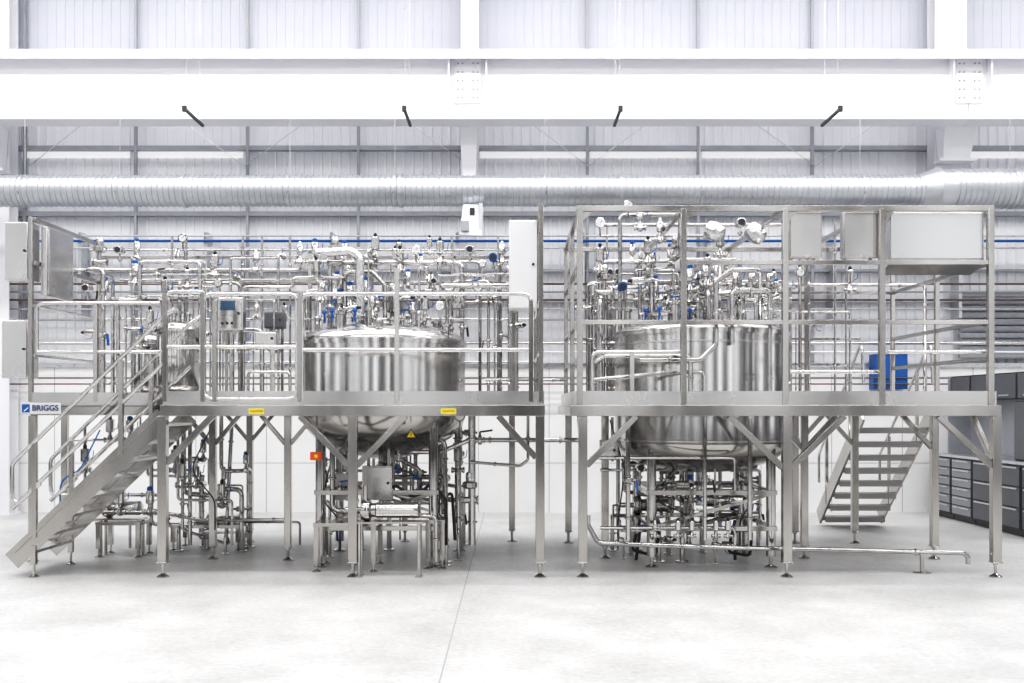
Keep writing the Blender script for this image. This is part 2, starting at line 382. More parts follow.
rail_section(A,[[P(37,352,y),P(37,303,y),P(160,303,y)],[P(37,352,y),P(160,352,y)]],[(P(31,402,y),P(31,217,y)),(P(96,402,y),P(96,303,y))])
yb=2.75; xl=-5.27
rail_section(A,[[(xl,1.02,2.28),(xl,yb,2.28),(.3,yb,2.28)],[(xl,1.02,2.83),(xl,yb,2.83),(.3,yb,2.83)]],
   [((xl,yb,DZ),(xl,yb,3.8))]+[((sx(u,yb),yb,DZ),(sx(u,yb),yb,3.75)) for u in (186,243,310,372,500)],rad=.017)
for p0,p1,w_ in (((xl,1.02,3.78),(xl,yb,3.78),.045),((xl,1.02,3.3),(xl,yb,3.3),.045),((xl,yb,3.62),(.3,yb,3.62),.04),((xl,yb,3.3),(.3,yb,3.3),.03),((.29,.04,3.70),(.3,2.72,3.70),.045)):
    MB().bar(p0,p1,w_,w_).obj('service_rack_rail',M_frame,A,bevel=.003)
rail_section(A,[[(.3,.05,2.83),(.3,2.7,2.83)]],[((.3,1.3,DZ),(.3,1.3,3.72)),((.3,2.72,DZ),(.3,2.72,3.72))])
rail_section(A,[[(.3,.05,2.28),(.3,2.7,2.28)]],[])
# stair A
st=root('staircase','steep stainless steel stair with tubular handrails climbing to the platform','stairs',(-4.3,.45,0))
b0=Vector((-5.02,0,.16)); b1=Vector((-3.5,0,1.62))
for y in (.04,.88):
    s_=MB().bar(b0+Vector((0,y,0)),b1+Vector((0,y,0)),.012,.19).bar(b0+Vector((.03,y,.09)),b1+Vector((.03,y,.09)),.05,.012).obj('stringer',M_frame,st)
    l=MB().bar((-4.8,y,.13),(-4.8,y,.32),.05,.05).obj('leg',M_frame,st); MB().cyl((-4.8,y,.02),(-4.8,y,.14),.014,n=8).lathe((-4.8,y,0),[(.05,0),(.05,.012),(.02,.03)],n=16).obj('levelling_foot',M_pipe,l)
    mb=MB(); Y=Vector((0,y,0)); d=(b1-b0)
    mb.tube([b0+Y+Vector((.28,0,.78)),b0+Y+Vector((.0,0,.52)),b0+Y+Vector((.0,0,.98)),b1+Y+Vector((0,0,1.0)),b1+Y+Vector((.12,0,1.08))],.021,bend=.1,n=12)
    mb.tube([b0+Y+Vector((0,0,.53)),b1+Y+Vector((0,0,.53))],.021,n=12)
    g=mb.obj('handrail',M_rail,st)
    for f in (.15,.72):
        p=b0+d*f+Y; MB().bar(p+Vector((0,0,.02)),p+Vector((0,0,.97)),.045,.045).obj('post',M_frame,g,bevel=.003)
for i in range(8):
    p=b0+(b1-b0)*((i+.5)/8.0)
    MB().box(p.x-.12,p.x+.13,.047,.873,p.z-.015,p.z+.015).box(p.x-.125,p.x-.115,.047,.873,p.z-.04,p.z+.02).obj('tread',M_plate,st)
sg=root('name_plate','white name plate with blue emblem and dark blue lettering','sign',P(38,408,.99))
MB().box(sx(21,.99),sx(61,.99),.985,.995,sz(413.8,.99),sz(402.8,.99)).obj('plate',M_wplas,sg)
MB().box(sx(22,.98),sx(29.5,.98),.978,.984,sz(412.4,.98),sz(404.2,.98)).obj('emblem',M_blue,sg)
MB().add([P(23.2,411,.976),P(28.2,407,.976),P(28.2,408.3,.976),P(24.6,411.4,.976)],[(0,1,2,3)]).obj('emblem_stripe',M_wplas,sg)
text_mesh('BRIGGS',.088,'lettering',M_dblue,sg,P(45.2,408.2,.97),off=.0012)
for u in (249,441):
    r=root('safety_label','small yellow safety label on the platform edge','sign',P(u+7,411,-.005),'yellow edge labels')
    MB().box(sx(u,0),sx(u+15,0),-.006,-.001,sz(414,0),sz(408.5,0)).obj('plate',M_yel,r)
    text_mesh('CAUTION',.028,'lettering',M_black,r,P(u+7.5,411.2,-.008),ext=.0005)
r=root('warning_sign','small yellow triangular warning sign hung below the deck','sign',P(411,440,.35))
MB().add([P(405.5,438,.345),P(416.5,438,.345),P(411,428.5,.345)],[(0,1,2)]).obj('triangle',M_black,r)
MB().add([P(407,437.2,.343),P(415,437.2,.343),P(411,430,.343)],[(0,1,2)]).obj('triangle_fill',M_yel,r)
MB().box(sx(410.6,.34),sx(411.4,.34),.339,.341,sz(436,.34),sz(432,.34)).obj('mark',M_black,r)
MB().bar(P(411,433,.36),(sx(411,.36),.36,1.62),.008,.012).obj('bracket',M_frame,r)
# ================================================================ PLATFORM B (caged)
B=root('work_platform','stainless steel caged work platform with tall square section frame','platform',(2.75,1.35,0))
X0,X1=.68,4.80; TB=(2.124,1.30); RB=.96; YB=2.65
mb=MB(); deck_hole(mb,X0-.08,X1+.08,.02,YB,TB[0],TB[1],RB+.03,DZ-.012,DZ); mb.obj('deck',M_plate,B)
mb=MB().box(X0-.1,X1+.1,0,.05,z0,z1+.012).box(X0-.1,X1+.1,YB-.05,YB,z0,z1).box(X0-.1,X0-.05,.05,YB-.05,z0,z1).box(X1+.05,X1+.1,.05,YB-.05,z0,z1).box(3.2,3.25,.05,YB-.05,z0,z1).box(1.0,1.05,.05,YB-.05,z0,z1)
mb.obj('deck_beam',M_frame,B,bevel=.004)
mb=MB().box(X0-.05,X1+.05,.02,.028,DZ,DZ+.14).box(X0-.06,X0-.052,.03,YB,DZ,DZ+.14).box(X1+.052,X1+.06,.03,YB,DZ,DZ+.14).box(X0,4.4,YB-.02,YB-.012,DZ,DZ+.14)
mb.obj('toe_board',M_plate,B)
for x,y in ((.71,.05),(2.76,.05),(4.86,.05)): leg(B,x,y)
for x,y in ((.71,YB-.06),(1.05,1.3),(2.2,2.55),(3.3,1.3),(3.55,2.55),(4.75,1.25),(4.3,YB-.1)): leg(B,x,y,w=.08)
brace(B,(.75,.05,1.12),(1.25,.05,1.62)); brace(B,(2.72,.05,1.10),(2.18,.05,1.62)); brace(B,(2.8,.05,1.10),(3.34,.05,1.62)); brace(B,(4.82,.05,1.12),(4.28,.05,1.62))
for x,y in ((3.3,1.3),(4.75,1.25),(4.3,YB-.1),(2.2,2.55)): brace(B,(x-.03,y,1.25),(x-.36,y,1.62),.05); 
for x,y in ((3.3,1.3),(3.55,2.55)): brace(B,(x+.03,y,1.25),(x+.36,y,1.62),.05)
brace(B,(.71,.1,1.15),(.71,.55,1.62),.05); brace(B,(4.86,.1,1.15),(4.86,.55,1.62),.05)
ZT=sz(208,0)
xsf=[.68,1.72,2.74,3.71,4.80]
for x in xsf: MB().bar((x,.035,DZ),(x,.035,ZT),.06,.06).obj('frame_post',M_frame,B,bevel=.004)
for x in xsf: MB().bar((x,YB-.04,DZ),(x,YB-.04,ZT),.05,.05).obj('frame_post',M_frame,B,bevel=.004)
for x in (.68,4.80): MB().bar((x,1.3,DZ),(x,1.3,ZT),.05,.05).obj('frame_post',M_frame,B,bevel=.004)
for y in (.035,YB-.04): MB().bar((.65,y,ZT),(4.83,y,ZT),.055,.055).obj('top_rail',M_frame,B,bevel=.004)
for x in xsf: MB().bar((x,.06,ZT),(x,YB-.06,ZT),.05,.05).obj('cross_rail',M_frame,B,bevel=.004)
for v,a,b_ in ((262,1.72,4.80),(322,.68,4.80)): MB().bar((a,.035,sz(v,0)),(b_,.035,sz(v,0)),.045,.045).obj('mid_rail',M_frame,B,bevel=.003)
for zz in (3.15,2.57,2.25): MB().bar((.68,YB-.04,zz),(4.4 if zz<3 else 4.8,YB-.04,zz),.035,.035).obj('mid_rail',M_frame,B,bevel=.003)
for x in (.68,4.80):
    for zz in (3.15,2.57,2.2): MB().bar((x,.06,zz),(x,YB-.06,zz),.04,.04).obj('mid_rail',M_frame,B,bevel=.003)
y=.1
rail_section(B,[[P(592,400,y),P(592,352,y),P(680,352,y)]],[(P(632,402,y),P(632,352,y))])
rail_section(B,[[P(790,372,y),P(880,372,y)]],[]); rail_section(B,[[P(888,352,y),P(985,352,y)]],[])
for u,v in ((583,212),(687,212),(789,212),(886,212)): MB().add([P(u,v,.03),P(u+9,v,.03),P(u,v+9,.03)],[(0,1,2)]).obj('gusset',M_frame,B)
# rear stair of platform B
st=root('staircase','stainless steel open tread stair behind the caged platform','stairs',(4.88,3.6,0))
c0=Vector((0,4.5,.02)); c1=Vector((0,2.72,1.62))
for x in (4.45,5.33):
    MB().bar(c0+Vector((x,0,.1)),c1+Vector((x,0,0)),.03,.22,up=(0,0,1)).obj('stringer',M_frame,st)
    g=MB().tube([c0+Vector((x,0,.6)),c0+Vector((x,0,1.0)),c1+Vector((x,0,.95)),c1+Vector((x,-.05,.4))],.019,bend=.1,n=12).obj('handrail',M_rail,st)
    for f in (.2,.75):
        p=c0+(c1-c0)*f+Vector((x,0,0)); MB().bar(p,p+Vector((0,0,.96)),.04,.04).obj('post',M_frame,g)
for i in range(8):
    p=c0+(c1-c0)*((i+.6)/8.6)
    MB().box(4.466,5.314,p.y-.13,p.y+.13,p.z-.0,p.z+.012).box(4.466,5.314,p.y-.13,p.y-.12,p.z-.06,p.z).box(4.466,5.314,p.y+.12,p.y+.13,p.z-.06,p.z).obj('tread',M_tread,st)
# ================================================================ TANKS
def nozzle(mb,x,y,z,r,h):
    mb.lathe((x,y,z),[(r,0),(r,h),(r*1.5,h+.005),(r*1.5,h+.03),(r,h+.035),(r*.6,h+.05),(0,h+.052)],n=16)
def tank(c,R,zs,zr,zd,zb0,zbb,label,lid,bex=.9):
    cx,cy=c; r=root('process_tank',label,'tank',(cx,cy,0))
    MB().lathe((cx,cy,0),[(R,zb0),(R,zs),(R,zr)],n=96).obj('shell',M_tank,r)
    prof=[(R+.02,zr-.03),(R+.022,zr+.015),(R-.01,zr+.02)]
    ex=.6 if not lid else .75
    for i in range(1,13):
        t=i/12*math.pi/2*.99; prof.append(((R-.01)*math.cos(t)**ex,zr+.02+(zd-zr-.02)*math.sin(t)))
    prof.append((0,zd)); MB().lathe((cx,cy,0),prof,n=96).obj('domed_lid',M_tank,r)
    prof=[(0.05,zbb)]
    for i in range(11,-1,-1):
        t=i/12*math.pi/2; prof.append((max(.05,R*math.cos(t)**bex),zb0+(zbb-zb0)*math.sin(t)))
    prof+= [(R,zb0+.01)]; MB().lathe((cx,cy,0),prof,n=96).obj('dished_bottom',M_frame,r)
    for zz in (zb0+.03,zs):
        MB().lathe((cx,cy,0),[(R+.001,zz-.012),(R+.007,zz-.008),(R+.007,zz+.008),(R+.001,zz+.012)],n=96).obj('weld_band',M_plate,r)
    MB().lathe((cx,cy,0),[(R+.005,DZ+.0),(R+.028,DZ+.0),(R+.028,DZ+.05),(R+.005,DZ+.05)],n=96).obj('deck_collar',M_plate,r)
    MB().lathe((cx,cy,0),[(.05,.6),(.05,zbb+.02)],n=16).lathe((cx,cy,0),[(.08,.75),(.08,.78)],n=16).obj('outlet',M_pipe,r)
    for k in range(4):
        a=math.pi/4+k*math.pi/2; x=cx+(R-.06)*math.cos(a);y_=cy+(R-.06)*math.sin(a)
        l=MB().cyl((x,y_,.12),(x,y_,zb0+.02),.05,n=18).obj('leg',M_pipe,r); MB().cyl((x,y_,.03),(x,y_,.13),.02).lathe((x,y_,0),[(.07,0),(.07,.015),(.03,.035)]).obj('levelling_foot',M_pipe,l)
    s_=R*.70
    for zz in (.42,.80):
        for p0,p1 in (((cx-s_,cy-s_,zz),(cx+s_,cy-s_,zz)),((cx-s_,cy+s_,zz),(cx+s_,cy+s_,zz)),((cx-s_,cy-s_,zz),(cx-s_,cy+s_,zz)),((cx+s_,cy-s_,zz),(cx+s_,cy+s_,zz))):
            MB().bar(p0,p1,.05,.05).obj('support_rail',M_frame,r,bevel=.003)
    MB().bar((cx-s_,cy-s_,.42),(cx+s_,cy-s_,.80),.035,.035).obj('diagonal_strut',M_frame,r); MB().bar((cx+s_,cy+s_,.42),(cx-s_,cy+s_,.80),.035,.035).obj('diagonal_strut',M_frame,r)
    mx_,my=cx-R*.42,cy-R*.25; mz=zd-.10
    mw=MB().lathe((mx_,my,mz),[(.2,0),(.2,.14),(.235,.145),(.235,.17),(.2,.19),(.1,.215),(0,.22)],n=32).obj('manway',M_tank,r)
    for k in range(6):
        a=k*math.pi/3; MB().cyl((mx_+.245*math.cos(a),my+.245*math.sin(a),mz+.10),(mx_+.245*math.cos(a),my+.245*math.sin(a),mz+.21),.012,n=8).lathe((mx_+.245*math.cos(a),my+.245*math.sin(a),mz+.20),[(.012,0),(.032,.012),(.026,.035),(0,.05)],n=10).obj('wing_knob',M_blue,mw)
    for k in range(22):
        a=k*2*math.pi/22+.2; rr=R*(.5 if k%2 else .84)
        if math.hypot(cx+rr*math.cos(a)-mx_,cy+rr*math.sin(a)-my)<.32: continue
        mb=MB(); nozzle(mb,cx+rr*math.cos(a),cy+rr*math.sin(a),zr+.0,.02+.012*(k%3),.17+.05*(k%4)); mb.obj('nozzle',M_pipe,r)
    ax_,ay=cx+.12,cy+.1
    ag=MB().lathe((ax_,ay,zd-.02),[(.14,0),(.14,.03),(.07,.04),(.07,.16),(.11,.17),(.11,.19)],n=24).obj('agitator_seal',M_pipe,r)
    MB().lathe((ax_,ay,zd+.17),[(.085,0),(.095,.02),(.095,.26),(.08,.3),(0,.32)],n=24).obj('agitator_motor',M_plate,ag)
    for k in range(3):
        a=k*2*math.pi/3-.6; x=cx+(R-.06)*math.cos(a); y_=cy+(R-.06)*math.sin(a)
        MB().tube([(x-.05,y_,zr),(x-.05,y_,zr+.12),(x+.05,y_,zr+.12),(x+.05,y_,zr)],.01,bend=.03,n=8).obj('lifting_eye',M_pipe,r)
    return r
T1=tank(TA,RA,2.30,2.42,2.64,1.62,1.12,'large polished stainless steel process tank with shallow domed lid',True,bex=1.25)
T2=tank(TB,RB,2.40,2.52,2.66,1.32,.98,'large polished stainless steel tank inside the cage',False)
def vessel(cx,cy,R,z0_,z1_,label):
    r=root('buffer_vessel',label,'tank',(cx,cy,DZ))
    pr=[(0,z0_)]+[(R*math.sin(t*math.pi/10),z0_+.12*(1-math.cos(t*math.pi/10))) for t in range(1,6)]+[(R,z1_-.12)]+[(R*math.cos(t*math.pi/10),z1_-.12+.12*math.sin(t*math.pi/10)) for t in range(1,5)]+[(0,z1_)]
    MB().lathe((cx,cy,0),pr,n=48).obj('shell',M_tank,r)
    for k in range(3):
        a=k*2.094+.3; x=cx+R*.85*math.cos(a);y_=cy+R*.85*math.sin(a); MB().cyl((x,y_,DZ),(x,y_,z0_+.2),.02).cyl((x,y_,DZ),(x,y_,DZ+.012),.05).obj('leg',M_pipe,r)
    mb=MB(); nozzle(mb,cx,cy,z1_-.02,.04,.1); mb.obj('nozzle',M_pipe,r)
    for q in (.5,-.5): mb=MB(); nozzle(mb,cx+R*q,cy,z1_-.05,.025,.1); mb.obj('nozzle',M_pipe,r)
    MB().lathe((cx,cy,0),[(R+.001,z1_-.14),(R+.01,z1_-.135),(R+.01,z1_-.11),(R+.001,z1_-.105)],n=48).obj('clamp_band',M_plate,r)
    return r
V=[(sx(178,1.7),1.7,.24)]
vessel(V[0][0],1.7,.24,1.85,2.72,'small upright stainless steel vessel on three legs')
vessel(sx(150,2.3),2.3,.22,1.85,2.62,'small upright stainless steel vessel beside the stair head'); V.append((sx(150,2.3),2.3,.22))
# ================================================================ VALVE / INSTRUMENT TEMPLATES
def clampring(mb,c,ax,r=.034): mb.lathe(Vector(c)-Vector(ax)*.012,[(r*.8,0),(r,.006),(r,.018),(r*.8,.024)],ax,14)
def tmpl_actuated(capm,h=.13,r=.044,lab='stainless steel actuated valve',big=1):
    R=root('actuated_valve',lab,'valve',(0,0,0))
    mb=MB(); mb.lathe((0,0,0),[(.0,-.045),(.03,-.035),(.045,0),(.03,.035),(.02,.06),(.02,.09)],n=14); clampring(mb,(-.06,0,0),(1,0,0)); clampring(mb,(.06,0,0),(1,0,0)); mb.cyl((-.07,0,0),(.07,0,0),.024,n=12); mb.obj('valve_body',M_pipe,R)
    MB().lathe((0,0,.09),[(r*.8,0),(r,.008),(r,h),(r*.8,h+.012)],n=18).obj('actuator',M_rail,R)
    MB().lathe((0,0,.1+h),[(r*.4*big,0),(r*.45*big,.02),(r*.4*big,.04),(r*.2*big,.05),(0,.052)],n=16).obj('indicator_cap',capm,R)
    MB().tube([(r,0,.12),(r+.04,0,.14),(r+.05,0,.22)],.004,n=6).obj('air_tube',M_blue,R)
    return R
def tmpl_lever(hm,lab):
    R=root('butterfly_valve',lab,'valve',(0,0,0))
    mb=MB(); mb.lathe((-.02,0,0),[(.045,0),(.05,.006),(.05,.034),(.045,.04)],(1,0,0),16); clampring(mb,(-.04,0,0),(1,0,0)); clampring(mb,(.04,0,0),(1,0,0)); mb.cyl((0,0,.03),(0,0,.085),.012,n=10); mb.obj('valve_body',M_pipe,R)
    MB().bar((0,0,.085),(.12,0,.10),.025,.018).lathe((.12,0,.09),[(.0,0),(.017,.01),(.0,.025)],n=8).obj('lever_handle',hm,R)
    return R
def tmpl_gauge():
    R=root('pressure_gauge','round steel pressure gauge with white dial','gauge',(0,0,0))
    MB().cyl((0,0,0),(0,0,.09),.01,n=8).lathe((0,.02,.14),[(.05,0),(.055,.008),(.055,.04),(.05,.045)],(0,-1,0),24).obj('gauge_case',M_pipe,R)
    d=MB().lathe((0,-.0265,.14),[(.042,0),(.042,.002),(0,.0021)],(0,-1,0),24).obj('dial',M_wplas,R)
    MB().bar((0,-.03,.14),(.025,-.03,.165),.003,.004).obj('needle',M_black,R)
    return R
def tmpl_tx(hm,lab):
    R=root('transmitter',lab,'instrument',(0,0,0))
    MB().cyl((0,0,0),(0,0,.1),.014,n=10).cyl((0,0,.02),(0,0,.045),.028,n=14).obj('stem',M_pipe,R)
    h=MB().lathe((0,.07,.14),[(.04,0),(.048,.01),(.048,.12),(.052,.122),(.052,.15),(.04,.155)],(0,-1,0),20).obj('housing',hm,R)
    MB().lathe((0,-.086,.14),[(.036,0),(.036,.003),(0,.0031)],(0,-1,0),20).obj('window',M_dark,R)
    return R
def tmpl_ctrl():
    R=root('control_valve','angle seat control valve with large round positioner head','valve',(0,0,0))
    mb=MB(); mb.cyl((-.09,0,0),(.09,0,0),.035,n=14); clampring(mb,(-.08,0,0),(1,0,0),.05); clampring(mb,(.08,0,0),(1,0,0),.05); mb.cyl((0,0,0),(0,0,.12),.02,n=12); mb.obj('valve_body',M_pipe,R)
    MB().lathe((0,0,.12),[(.06,0),(.08,.015),(.08,.06),(.06,.075)],n=24).obj('actuator',M_pipe,R)
    MB().lathe((0,0,.195),[(.04,0),(.045,.01),(.045,.08),(.03,.10),(0,.105)],n=18).obj('positioner',M_rail,R)
    return R
TM={'a':tmpl_actuated(M_blue,lab='stainless steel actuated valve with blue cap',big=1.7),'w':tmpl_actuated(M_wplas,.1,.040,'stainless steel actuated valve with white cap'),
    'k':tmpl_actuated(M_black,.14,.048,'tall steel actuated valve with black cap'),'b':tmpl_lever(M_blue,'sanitary butterfly valve with blue lever'),'y':tmpl_lever(M_black,'sanitary butterfly valve with black lever'),
    'g':tmpl_gauge(),'t':tmpl_tx(M_blue,'blue headed flow transmitter'),'s':tmpl_tx(M_rail,'steel headed transmitter with dark window'),'c':tmpl_ctrl()}
GR={'a':'blue capped valves','w':'white capped valves','k':'black capped valves','b':'blue lever valves','y':'black lever valves','g':'pressure gauges','t':'blue transmitters','s':'steel transmitters','c':'control valves'}
bpy.context.view_layer.update()
NV=[0]
def put(k,p,axis='x',sc=1.0,turn=0):
    R=Matrix.Identity(4)
    if k in 'gts': R=Matrix.Identity(4)
    elif axis=='y': R=Matrix.Rotation(math.pi/2,4,'Z')
    elif axis=='z': R=Matrix.Rotation(turn,4,'Z')@Matrix.Rotation(math.pi/2,4,'Y')
    else: R=Matrix.Rotation(turn,4,'X')
    dup(TM[k],Matrix.Translation(Vector(p))@R@Matrix.Scale(sc,4),GR[k]); NV[0]+=1
# ================================================================ PIPES
def pipe(pts,r,label='polished stainless steel process pipe',m=None,ferr=True,bend=None,name='process_pipe'):
    mb=MB().tube(pts,r,bend=bend,n=12)
    if ferr:
        for a,b_ in zip(pts[:-1],pts[1:]):
            a=Vector(a);b_=Vector(b_);L=(b_-a).length
            if L>.35:
                d=(b_-a).normalized()
                for f in ((.18,.82) if L>.9 else (.5,)): clampring(mb,a+d*L*f,d,r*1.5)
    return tag(mb.obj(name,m or M_pipe),label,'pipe')
def pp(r,*pts,**k): return pipe([P(*p) for p in pts],r*.84,**k)
tanks=[(TA[0],TA[1],RA+.06),(TB[0],TB[1],RB+.06)]+[(a,b_,c+.05) for a,b_,c in V]
def clear(x,y): return all(math.hypot(x-a,y-b_)>c for a,b_,c in tanks)
def pick(x0,x1,y0=.35,y1=2.6):
    for _ in range(200):
        x=rng.uniform(x0,x1);y=rng.uniform(y0,y1)
        if x<-3.5 and y<1.15: continue
        if clear(x,y): return x,y
    return x0,y1
def inst_on(a,b_,keys,prob=.8):
    a=Vector(a);b_=Vector(b_);L=(b_-a).length
    if L<.3 or rng.random()>prob: return
    d=(b_-a)/L; n=1 if L<1.0 else 2
    for i in range(n):
        p=a+d*L*((i+.5)/n+rng.uniform(-.1,.1)); ax='x' if abs(d.x)>.7 else ('y' if abs(d.y)>.7 else 'z')
        k=rng.choice(keys)
        if ax=='z' and k in 'gts': continue
        put(k,p,ax,rng.uniform(.65,.95),rng.choice((-.6,0,.5,3.14)) if ax=='z' else rng.choice((0,0,-.5,.4)))
def above(n,xa,xb,tk,ztop,zmin=2.8,keys='akkkybwcgsak'):
    for i in range(n):
        r=rng.choice((.008,.011,.014,.018,.024))
        x0,y0=pick(xa,xb,.9); z1=rng.uniform(zmin,ztop)
        x1=min(xb,max(xa,x0+rng.choice((-1,1))*rng.uniform(.25,.9)))
        y1=rng.uniform(.9,2.6)
        if i%3 and tk:
            cx,cy,R,zr=tk; a=rng.uniform(0,6.28); q=rng.uniform(.2,.7)*R
            ex,ey=cx+q*math.cos(a),cy+q*math.sin(a)
            x0=min(xb,max(xa,ex+rng.uniform(-1.3,1.3))); 
            for _ in range(50):
                if clear(x0,y0): break
                x0,y0=rng.uniform(max(xa,ex-1.5),min(xb,ex+1.5)),rng.uniform(.9,2.6)
            z2=min(ztop+.1,z1+rng.uniform(-.25,.3)); xm=(x0+ex)/2
            pts=[(x0,y0,DZ),(x0,y0,z1),(xm,y0,z1),(xm,y0,z2),(ex,y0,z2),(ex,ey,z2),(ex,ey,zr+.05)] if abs(z2-z1)>.09 and abs(ex-x0)>.3 else [(x0,y0,DZ),(x0,y0,z1),(ex,y0,z1),(ex,ey,z1),(ex,ey,zr+.05)]
        else:
            for _ in range(60):
                if clear(x1,y1) and not (x1<-3.5 and y1<1.15): break
                x1,y1=rng.uniform(xa,xb),rng.uniform(.9,2.6)
            pts=[(x0,y0,DZ),(x0,y0,z1),(x1,y0,z1),(x1,y1,z1),(x1,y1,DZ)]
        lab=('slender','medium','broad')[0 if r<.012 else (1 if r<.02 else 2)]+' polished stainless pipe rising from the platform deck'
        pipe(pts,r,lab)
        for a,b_ in zip(pts[:-1],pts[1:]):
            if min(a[2],b_[2])<2.3 and a[2]!=b_[2]:
                aa=list(a);bb=list(b_)
                if aa[2]<bb[2]: aa[2]=max(aa[2],2.2)
                else: bb[2]=max(bb[2],2.2)
                inst_on(aa,bb,'abkky',.35)
            else: inst_on(a,b_,keys,.8)
def below(n,xa,xb,zlo=.22,zhi=1.35,ya=.35,yb_=2.5):
    for i in range(n):
        r=rng.choice((.012,.018,.024,.03))
        x0=rng.uniform(xa,xb);y0=rng.uniform(ya,yb_)
        z0_=1.7 if clear(x0,y0) else 1.3
        z1=rng.uniform(zlo,zhi*.8); x1=min(xb,max(xa,x0+rng.choice((-1,1))*rng.uniform(.3,1.0))); y1=rng.uniform(ya,yb_)
        pts=[(x0,y0,z0_),(x0,y0,z1),(x1,y0,z1+(rng.uniform(-.18,.18) if i%2 else 0)),(x1,y1,z1),(x1,y1,.012)]
        if i%3==0:
            z2=rng.uniform(zlo,zhi*.6); x2=min(xb,max(xa,x1+rng.uniform(-.5,.5))); pts=pts[:4]+[(x1,y1,z2),(x2,y1,z2),(x2,y1,.012)]; x1=x2
        pipe(pts,r,'polished stainless pipe running beneath the platform deck')
        tag(MB().cyl((x1,y1,0),(x1,y1,.012),r*2.4,n=14).obj('floor_flange',M_pipe),'small round steel floor flange under a pipe','flange','pipe floor flanges')
        for a,b_ in zip(pts[:-1],pts[1:]): inst_on(a,b_,'kaykskb',.5)
above(17,-4.9,.05,(TA[0],TA[1],RA,2.5),3.3,2.75)
above(20,.95,3.5,(TB[0],TB[1],RB,2.6),3.5)
above(9,-4.85,-2.6,None,3.5,2.6,'akkbgsct')
below(6,-4.7,-3.2,ya=1.3); below(11,-2.2,-.6,ya=.6); below(10,1.2,3.0,ya=.8)
# --- hand placed pipework, platform A top
pp(.035,(330,330,1.3),(330,263,1.3),(462,263,1.3),(462,300,1.3),(462,300,2.4),(462,398,2.4))
pp(.03,(345,318,1.2),(345,272,1.2),(372,272,1.2),(385,285,1.2),(385,318,1.2))
pp(.06,(316,253,1.0),(352,251,1.0),(360,258,1.0),(360,320,1.0),m=M_foil,label='foil insulated pipe curving above the tank lid',ferr=False)
pp(.024,(70,270,2.2),(300,270,2.2),(300,262,2.2),(480,262,2.2),(480,398,2.5))
pp(.018,(120,280,2.3),(320,280,2.3),(320,325,1.6)) 
pp(.018,(90,250,2.65),(500,250,2.65))
pp(.028,(118,398,1.3),(118,300,1.3),(140,300,1.3),(140,262,1.3),(200,262,1.3),(200,300,1.3),(200,398,2.3))
pp(.03,(232,398,.8),(232,330,.8),(262,330,.8),(262,398,.8)); pp(.02,(248,398,.5),(248,372,.5),(290,372,.5),(290,398,.5))
for u in (172,186,243,262,290,440,452,498):
    pp(.018,(u,398,2.5),(u,236,2.5),label='upright stainless pipe at the back of the platform')
for u,v,k in ((120,262,'s'),(100,262,'c'),(88,300,'s'),(105,300,'a'),(135,283,'a'),(165,300,'k'),(183,250,'g'),(228,350,'k'),(243,350,'k'),(270,348,'k'),(275,350,'k'),(335,262,'c'),(350,305,'a'),(365,300,'a'),(378,304,'b'),(330,308,'b'),(400,270,'k'),(416,262,'g'),(440,262,'k'),(458,320,'c'),(470,262,'s'),(493,270,'t'),(502,262,'w'),(478,300,'g'),(300,262,'w'),(315,262,'a'),(150,330,'k'),(215,275,'k'),(256,270,'w'),(340,312,'a'),(358,312,'b'),(322,300,'a'),(372,315,'a'),(400,318,'b'),(425,318,'k'),(412,322,'a'),(440,318,'g')):
    put(k,P(u,v,1.2 if u>300 else 1.5),'x',.95)
# --- platform B top, hand placed
pp(.03,(600,398,.6),(600,300,.6),(600,300,1.6),(600,262,1.6),(640,262,1.6),(640,330,1.6))
pp(.03,(640,360,.3),(700,360,.3),(716,345,.3),(716,282,.3),(732,270,.3),(760,270,.3),(760,320,1.0),label='polished pipe loop in front of the tank')
pp(.03,(732,345,.3),(732,290,.3),(770,290,.3),(770,398,.3)) 
pp(.025,(595,362,.3),(605,356,.3),(690,356,.3),(690,398,.3))
pp(.025,(590,380,.35),(680,372,.35),(704,372,.35),(704,398,.35))
pp(.03,(620,330,1.5),(620,215,1.5),(680,215,1.5),(680,260,1.5),(740,260,1.5),(740,330,1.5))
pp(.025,(600,225,1.8),(800,225,1.8),(800,398,2.4)); pp(.02,(600,236,2.0),(720,236,2.0),(720,300,1.6),(720,330,1.6))
pp(.026,(780,285,2.3),(925,285,2.3),(925,398,1.9)); pp(.018,(790,312,2.3),(850,312,2.3),(850,398,2.3))
for u,v,k,yy in ((628,218,'g',1.2),(640,228,'w',1.2),(600,270,'k',.8),(604,292,'c',.8),(622,300,'t',1.0),(648,262,'k',1.0),(715,240,'s',.9),(740,236,'s',.9),(720,255,'k',.9),(690,290,'a',1.0),(706,285,'a',1.0),(706,300,'a',1.2),(736,292,'a',1.1),(752,300,'c',1.1),(770,300,'c',1.1),(785,300,'w',1.1),(800,285,'g',1.3),(655,300,'a',1.2),(670,305,'b',1.2),(600,236,'g',.8),(660,240,'w',1.2),(850,290,'k',2.2)):
    put(k,P(u,v,yy),'x',1.0)
for u in (607,835,846): pp(.016,(u,398,2.45),(u,222,2.45),label='upright stainless pipe at the back of the cage')
for a,b_ in (((706,228),(724,236)),((748,228),(764,240))):
    tag(MB().lathe(P(a[0],a[1],.9),[(.03,0),(.10,.03),(.11,.12),(.08,.20),(.02,.23)],P(b_[0],b_[1],.8)-P(a[0],a[1],.9),18).obj('foil_wrapped_fitting',M_foil),'foil wrapped pipe fitting in the cage','pipe fitting')
